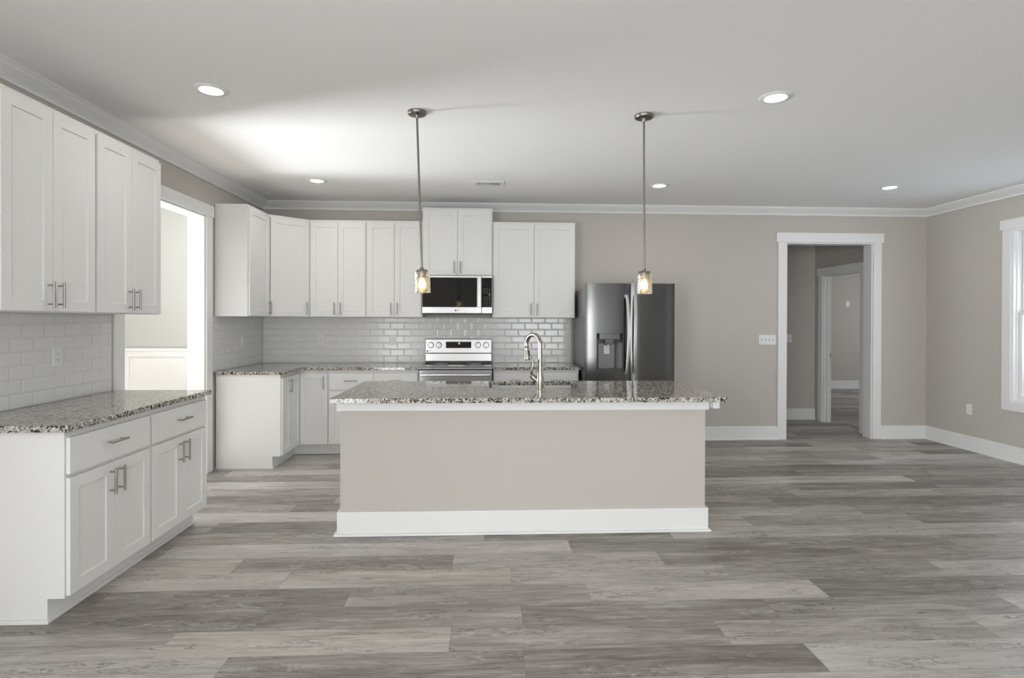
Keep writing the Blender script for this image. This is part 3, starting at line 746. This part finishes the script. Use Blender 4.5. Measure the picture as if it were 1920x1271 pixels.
# ------------------------------------------------------------------ microwave
MZ0, MZ1 = 1.466, 1.886
m_ = thing('microwave', 'stainless over-the-range microwave with black glass door', 'microwave', (RX0 + 0.002, 6.045, MZ0))
MW, MH = 0.756, MZ1 - MZ0
B().box(0, MW, 0.0, 0.36, 0.012, MH - 0.001).done('body', 'dkgrey', m_, 0.002)
B().prism([(0.0, 0.0), (0.0, 0.012), (0.36, 0.012), (0.36, 0.0), (0.03, -0.004)], lambda y, z: (0.02, y, z), lambda y, z: (MW - 0.02, y, z)).done('vent_base', 'blackplastic', m_)
XD = 0.642
md_ = B().box(0.0, XD - 0.001, -0.030, -0.0005, 0.012, MH - 0.002).done('door', 'steel', m_, 0.003)
part_label(B().box(0.004, 0.592, -0.0325, -0.030, 0.078, MH - 0.022).done('window', 'black', md_, 0.001), 'black glass window')
b = B(); b.box(0.597, 0.636, -0.058, -0.046, 0.080, MH - 0.018); b.box(0.604, 0.628, -0.046, -0.030, 0.088, 0.108); b.box(0.604, 0.628, -0.046, -0.030, MH - 0.05, MH - 0.03)
b.done('handle', 'steel', md_, 0.004)
pn = B().box(XD + 0.001, MW, -0.030, -0.0005, 0.012, MH - 0.002).done('control_side', 'steel', m_, 0.003)
kp = part_label(B().box(XD + 0.003, MW - 0.004, -0.0325, -0.030, 0.078, MH - 0.022).done('keypad', 'black', pn, 0.001), 'black keypad with faint key legends')
for iz in range(9):
    for ix in range(3):
        x = XD + 0.032 + ix * 0.027; z = 0.100 + iz * 0.022
        if iz == 5: continue
        B().box(x - 0.0055, x + 0.0055, -0.0329, -0.0325, z - 0.0022, z + 0.0022).done('key', 'mark', kp)
B().box(MW - 0.036, MW - 0.023, -0.0329, -0.0325, 0.200, 0.226).done('key', 'midgrey', kp)
yq = -0.0301
B().lathe([(0.0, yq), (0.0095, yq), (0.0095, yq - 0.0008), (0.0, yq - 0.0008)], (0.362, 0, 0.043), 20, 'y').done('emblem', 'darkmark', md_)
text('logo', 'LG', 0.022, 'darkmark', md_, facing(0.390, yq - 0.0006, 0.043))

# ------------------------------------------------------------------ refrigerator
FX0, FX1, FYf = 1.000, 1.930, 5.60
f_ = thing('refrigerator', 'dark stainless french door refrigerator with water dispenser', 'refrigerator', (FX0, FYf, 0))
FW_ = FX1 - FX0
B().box(0.008, FW_ - 0.008, 0.095, 0.80, 0.03, 1.735).box(0.02, FW_ - 0.02, 0.12, 0.78, 0.0, 0.03).done('case', 'fridgeside', f_, 0.004)
for xh in (0.02, FW_ - 0.10): B().box(xh, xh + 0.08, 0.03, 0.16, 1.7355, 1.765).done('hinge_cover', 'dkgrey', f_, 0.004)
def fdoor(nm, x0, x1, z0, z1, cut=None, bulge=0.008):
    """door with a gently bowed front; optional rectangular opening for the dispenser niche"""
    b = B(); nx = 28
    def fy_(x):
        u = (x - x0) / (x1 - x0) * 2 - 1
        return 0.016 + bulge * 0.0 - bulge * (1 - abs(u) ** 6.0)
    xs = sorted({x0 + (x1 - x0) * k / nx for k in range(nx + 1)} | ({cut[0], cut[1]} if cut else set()))
    zs = sorted({z0, z1} | ({cut[2], cut[3]} if cut else set()))
    def inside(xm, zm): return cut and cut[0] < xm < cut[1] and cut[2] < zm < cut[3]
    yb = 0.088
    for xa, xb in zip(xs, xs[1:]):
        for za, zb in zip(zs, zs[1:]):
            if inside((xa + xb) / 2, (za + zb) / 2): continue
            b.face([(xa, fy_(xa), za), (xb, fy_(xb), za), (xb, fy_(xb), zb), (xa, fy_(xa), zb)])
        b.face([(xa, fy_(xa), z0), (xb, fy_(xb), z0), (xb, yb, z0), (xa, yb, z0)]); b.face([(xa, fy_(xa), z1), (xb, fy_(xb), z1), (xb, yb, z1), (xa, yb, z1)])
        if cut and cut[0] <= xa and xb <= cut[1]:
            for zc in (cut[2], cut[3]): b.face([(xa, fy_(xa), zc), (xb, fy_(xb), zc), (xb, 0.075, zc), (xa, 0.075, zc)])
    for x in (x0, x1):
        for za, zb in zip(zs, zs[1:]): b.face([(x, fy_(x), za), (x, yb, za), (x, yb, zb), (x, fy_(x), zb)])
    b.face([(x0, yb, z0), (x1, yb, z0), (x1, yb, z1), (x0, yb, z1)])
    if cut:
        for x in cut[:2]: b.face([(x, fy_(x), cut[2]), (x, fy_(x), cut[3]), (x, 0.075, cut[3]), (x, 0.075, cut[2])])
    return b.done(nm, 'fridge', f_, 0.0, True)
FM = 0.470
cut = (0.122, 0.388, 0.902, 1.274)
ld = fdoor('door', 0.0, FM - 0.004, 0.74, 1.785, cut)
rd = fdoor('door', FM + 0.004, FW_, 0.74, 1.785)
fd = fdoor('freezer_drawer', 0.0, FW_, 0.06, 0.73)
def fhandle(xc, par, sgn):
    b = B(); rings = []
    for k in range(25):
        u = k / 24; z = 0.86 + (1.665 - 0.86) * u
        bow = math.sin(PI * u) ** 0.7
        y = -0.012 - 0.052 * bow
        w = 0.017
        xx = xc + sgn * 0.014 * bow
        rings.append([b.v((xx + dx, y + dy, z)) for dx, dy in ((-w, -0.004), (-w * 0.6, -0.010), (w * 0.6, -0.010), (w, -0.004), (w * 0.8, 0.006), (-w * 0.8, 0.006))])
    for a, c_ in zip(rings, rings[1:]):
        for k in range(6): b.bm.faces.new([a[k], a[(k + 1) % 6], c_[(k + 1) % 6], c_[k]])
    b.bm.faces.new(rings[0]); b.bm.faces.new(rings[-1])
    for z in (0.872, 1.653): b.box(xc - 0.013, xc + 0.013, -0.016, 0.012, z - 0.014, z + 0.014)
    return part_label(b.done('handle', 'brightsteel', par, 0, True), 'bright curved vertical handle')
fhandle(FM - 0.046, ld, 1); fhandle(FM + 0.046, rd, -1)
b = B()
b.tube([(0.05, -0.045, 0.66), (0.06, -0.058, 0.66), (FW_ / 2, -0.062, 0.66), (FW_ - 0.06, -0.058, 0.66), (FW_ - 0.05, -0.045, 0.66)], 0.013, 12)
for x in (0.07, FW_ - 0.07): b.box(x - 0.012, x + 0.012, -0.055, 0.014, 0.65, 0.67)
b.done('handle', 'steel', fd, 0, True)
x0, x1, z0, z1 = cut
dsp = part_label(B().box(x0, x1, 0.0751, 0.086, z0, z1).done('dispenser', 'blackplastic', ld), 'black water dispenser niche')
B().box(x0 + 0.028, x1 - 0.068, 0.060, 0.0751, z0 + 0.008, 1.170).done('niche_back', 'midgrey', dsp, 0.003)
B().hexa([(x1 - 0.064, 0.065, z0 + 0.01), (x1 - 0.002, 0.012, z0 + 0.01), (x1 - 0.002, 0.0745, z0 + 0.01), (x1 - 0.064, 0.0745, z0 + 0.01), (x1 - 0.064, 0.065, 1.18), (x1 - 0.002, 0.012, 1.18), (x1 - 0.002, 0.0745, 1.18), (x1 - 0.064, 0.0745, 1.18)]).done('niche_cheek', 'dkgrey', dsp)
B().box(x0 + 0.026, x1 - 0.026, 0.000, 0.0745, 1.212, z1 + 0.0).done('touch_panel', 'fridge', dsp, 0.003)
B().box(x0 + 0.01, x1 - 0.01, 0.012, 0.0745, z0, z0 + 0.007).done('drip_tray', 'dkgrey', dsp, 0.001)
sp_ = B().hexa([(0.208, 0.020, 1.158), (0.292, 0.020, 1.158), (0.285, 0.058, 1.158), (0.214, 0.058, 1.158), (0.205, 0.006, 1.208), (0.300, 0.006, 1.208), (0.290, 0.058, 1.208), (0.212, 0.058, 1.208)]).done('spigot', 'steel', dsp, 0.004)
B().cyl((0.246, 0.034, 0), 0.010, 1.140, 1.158).done('nozzle', 'nickel', sp_, 0, True)
pd = B().hexa([(0.200, 0.030, 1.058), (0.266, 0.030, 1.058), (0.266, 0.040, 1.058), (0.200, 0.040, 1.058), (0.200, 0.046, 1.155), (0.266, 0.046, 1.155), (0.266, 0.056, 1.155), (0.200, 0.056, 1.155)]).done('paddle', 'steel', dsp, 0.004)

# ------------------------------------------------------------------ pendants
def pendant(label, x, y, lean_x, lean_y=0.0):
    p = thing('pendant_lamp', label, 'lamp', (x, y, H), 0, 'glass pendants over the island')
    B().lathe([(0.0, 0.0), (0.060, 0.0), (0.060, -0.014), (0.056, -0.020), (0.0, -0.022)], n=40).done('canopy', 'lampmetal', p, 0, True)
    B().lathe([(0.0, -0.0221), (0.014, -0.0221), (0.013, -0.034), (0.008, -0.044), (0.0, -0.046)], n=20).done('swivel', 'lampmetal', p, 0, True)
    T = Matrix.Translation((0, 0, -0.03)) @ Matrix.Rotation(-math.atan(lean_x / 1.05), 4, 'Y')
    B(T).cyl((0, 0, 0), 0.0068, -0.985, -0.012, 'z', 16).done('rod', 'lampmetal', p, 0, True)
    zc = -0.985
    B(T).lathe([(0.0, zc + 0.012), (0.012, zc + 0.012), (0.014, zc), (0.034, zc - 0.004), (0.037, zc - 0.010), (0.037, zc - 0.020), (0.024, zc - 0.022), (0.024, zc - 0.058), (0.0, zc - 0.058)], n=32).done('socket', 'lampmetal', p, 0, True)
    zt, zb = zc - 0.0205, zc - 0.152
    sh = B(T).lathe([(0.018, zt), (0.046, zt), (0.051, zt - 0.004), (0.051, zb), (0.0475, zb), (0.0475, zt - 0.007), (0.018, zt - 0.004), (0.018, zt)], n=40).done('glass_shade', 'shade', p, 0, True)
    part_label(sh, 'seeded clear glass cylinder shade')
    B(T).lathe([(0.036, zt - 0.012), (0.0375, zt - 0.012), (0.0375, zb + 0.004), (0.036, zb + 0.004), (0.036, zt - 0.012)], n=36).done('inner_glass', 'shade', sh, 0, True)
    zb0 = zc - 0.058
    b = B(T).lathe([(0.0, zb0), (0.010, zb0), (0.011, zb0 - 0.010), (0.017, zb0 - 0.024), (0.0205, zb0 - 0.038), (0.018, zb0 - 0.052), (0.010, zb0 - 0.060), (0.0, zb0 - 0.062)], n=24).done('bulb', 'bulb', p, 0, True)
    part_label(b, 'glowing warm bulb')
    return p
pendant('glass pendant lamp over the left half of the island, hanging before the range', -0.451, 3.605, 0.036)
pendant('glass pendant lamp over the right half of the island, hanging before the refrigerator', 1.024, 3.586, 0.006)

# ------------------------------------------------------------------ ceiling fixtures
def can(label, x, y):
    r = thing('recessed_light', label, 'ceiling light', (x, y, H), 0, 'recessed ceiling lights')
    B().lathe([(0.058, -0.0035), (0.066, -0.009), (0.088, -0.006), (0.096, -0.0005), (0.058, -0.0005), (0.058, -0.0035)], n=48).done('trim_ring', 'plate', r, 0, True)
    part_label(B().lathe([(0.0, -0.0052), (0.0578, -0.0052), (0.0578, -0.0012), (0.0, -0.0012)], n=40).done('diffuser', 'lens', r), 'lit white lens')
    l = bpy.data.lights.new('can_light', 'AREA'); l.shape = 'DISK'; l.size = 0.11; l.energy = 1.9; l.color = (1.0, 0.95, 0.88)
    o = bpy.data.objects.new('can_light', l); C.objects.link(o); o.parent = r; o.location = (0, 0, -0.012)
    return r
can('round recessed ceiling light above the near left wall cabinets', -1.611, 3.325)
can('round recessed ceiling light in the right foreground of the ceiling', 1.727, 3.255)
can('small recessed ceiling light left of the air vent', -1.633, 5.425)
can('small recessed ceiling light near the right pendant rod', 1.704, 5.424)
can('small recessed ceiling light above the doorway by the right corner', 4.017, 5.365)
v = thing('ceiling_vent', 'white slotted air vent in the ceiling above the range', 'vent', (0.016, 5.445, H))
b = B()
b.box(-0.150, 0.150, -0.100, -0.052, -0.007, -0.0003); b.box(-0.150, 0.150, 0.052, 0.100, -0.007, -0.0003)
b.box(-0.150, -0.118, -0.052, 0.052, -0.007, -0.0003); b.box(0.118, 0.150, -0.052, 0.052, -0.007, -0.0003); b.box(-0.006, 0.006, -0.052, 0.052, -0.007, -0.0003)
b.done('frame', 'plate', v, 0.001)
b = B(); b.box(-0.118, 0.118, -0.052, 0.052, -0.0012, -0.0003); part_label(b.done('duct', 'slot', v), 'dark duct behind the slats')
for k in range(18):
    xk = -0.111 + k * 0.0125 + (0.010 if k > 8 else 0)
    s_ = 0.006 if k > 8 else -0.006
    B().hexa([(xk, -0.052, -0.0065), (xk + 0.003, -0.052, -0.0065), (xk + 0.003, 0.052, -0.0065), (xk, 0.052, -0.0065), (xk + s_, -0.052, -0.0015), (xk + s_ + 0.003, -0.052, -0.0015), (xk + s_ + 0.003, 0.052, -0.0015), (xk + s_, 0.052, -0.0015)]).done('slat', 'plate', v)

# ------------------------------------------------------------------ outlets and switches
def wall_plate(name, label, cat, loc, rz, kind, gangs=1, group=None):
    """local frame: plate in XZ plane, facing -Y, centred on origin"""
    o = thing(name, label, cat, loc, rz, group)
    w, h = 0.070 + 0.0465 * (gangs - 1), 0.115
    p = B().box(-w / 2, w / 2, -0.006, -0.0003, -h / 2, h / 2).done('plate', 'plate', o, 0.002)
    for g in range(gangs):
        xc = (g - (gangs - 1) / 2) * 0.0465
        if kind == 'outlet':
            B().box(xc - 0.017, xc + 0.017, -0.0072, -0.006, -0.034, 0.034).done('receptacle', 'plate', p, 0.001)
            b = B()
            for zc in (0.018, -0.018):
                b.box(xc - 0.0075, xc - 0.0052, -0.0076, -0.0072, zc - 0.001, zc + 0.008); b.box(xc + 0.0052, xc + 0.0075, -0.0076, -0.0072, zc - 0.001, zc + 0.008)
                b.cyl((xc, 0, zc - 0.007), 0.0027, -0.0076, -0.0072, 'y', 10)
            b.done('slots', 'slot', p)
        elif kind == 'toggle':
            B().box(xc - 0.0055, xc + 0.0055, -0.0065, -0.006, -0.0125, 0.0125).done('slots', 'midgrey', p)
            B().hexa([(xc - 0.004, -0.016, 0.004), (xc + 0.004, -0.016, 0.004), (xc + 0.004, -0.006, -0.008), (xc - 0.004, -0.006, -0.008), (xc - 0.004, -0.018, 0.010), (xc + 0.004, -0.018, 0.010), (xc + 0.004, -0.006, 0.006), (xc - 0.004, -0.006, 0.006)]).done('toggle', 'plate', p)
        else:
            B().box(xc - 0.016, xc + 0.016, -0.0075, -0.006, -0.033, 0.033).done('rocker', 'plate', p, 0.001)
    return o
TZ = 0.0091
G1 = 'white wall outlets'
wall_plate('wall_outlet', 'white duplex outlet on the tiles above the near left worktop', 'outlet', (XL + TZ, 3.400, 1.176), PI / 2, 'outlet', group=G1)
wall_plate('wall_outlet', 'white plate seen edge-on on the left wall tiles near the corner', 'outlet', (XL + TZ, 5.874, 1.174), PI / 2, 'rocker', group=G1)
wall_plate('wall_outlet', 'white outlet on the back tiles left of centre, nearest the room corner', 'outlet', (-1.884, D - TZ, 1.175), 0, 'outlet', group=G1)
wall_plate('wall_outlet', 'white outlet on the back tiles just left of the range', 'outlet', (-1.068, D - TZ, 1.176), 0, 'outlet', group=G1)
wall_plate('wall_outlet', 'white outlet low on the right wall below the window edge', 'outlet', (XR, 5.822, 0.447), -PI / 2, 'outlet', group=G1)
wall_plate('light_switch', 'wide white switch plate with toggles left of the back doorway', 'switch', (3.325, D, 1.183), 0, 'toggle', 4, 'white light switches')
wall_plate('light_switch', 'white switch plate on the dim hall wall just inside the doorway', 'switch', (4.305, 7.745, 1.160), 0, 'toggle', 2, 'white light switches')
wall_plate('wall_control', 'small white plate high on the far wall seen through both doorways', 'switch', (7.605, 11.36, 1.775), 0, 'rocker', 1)
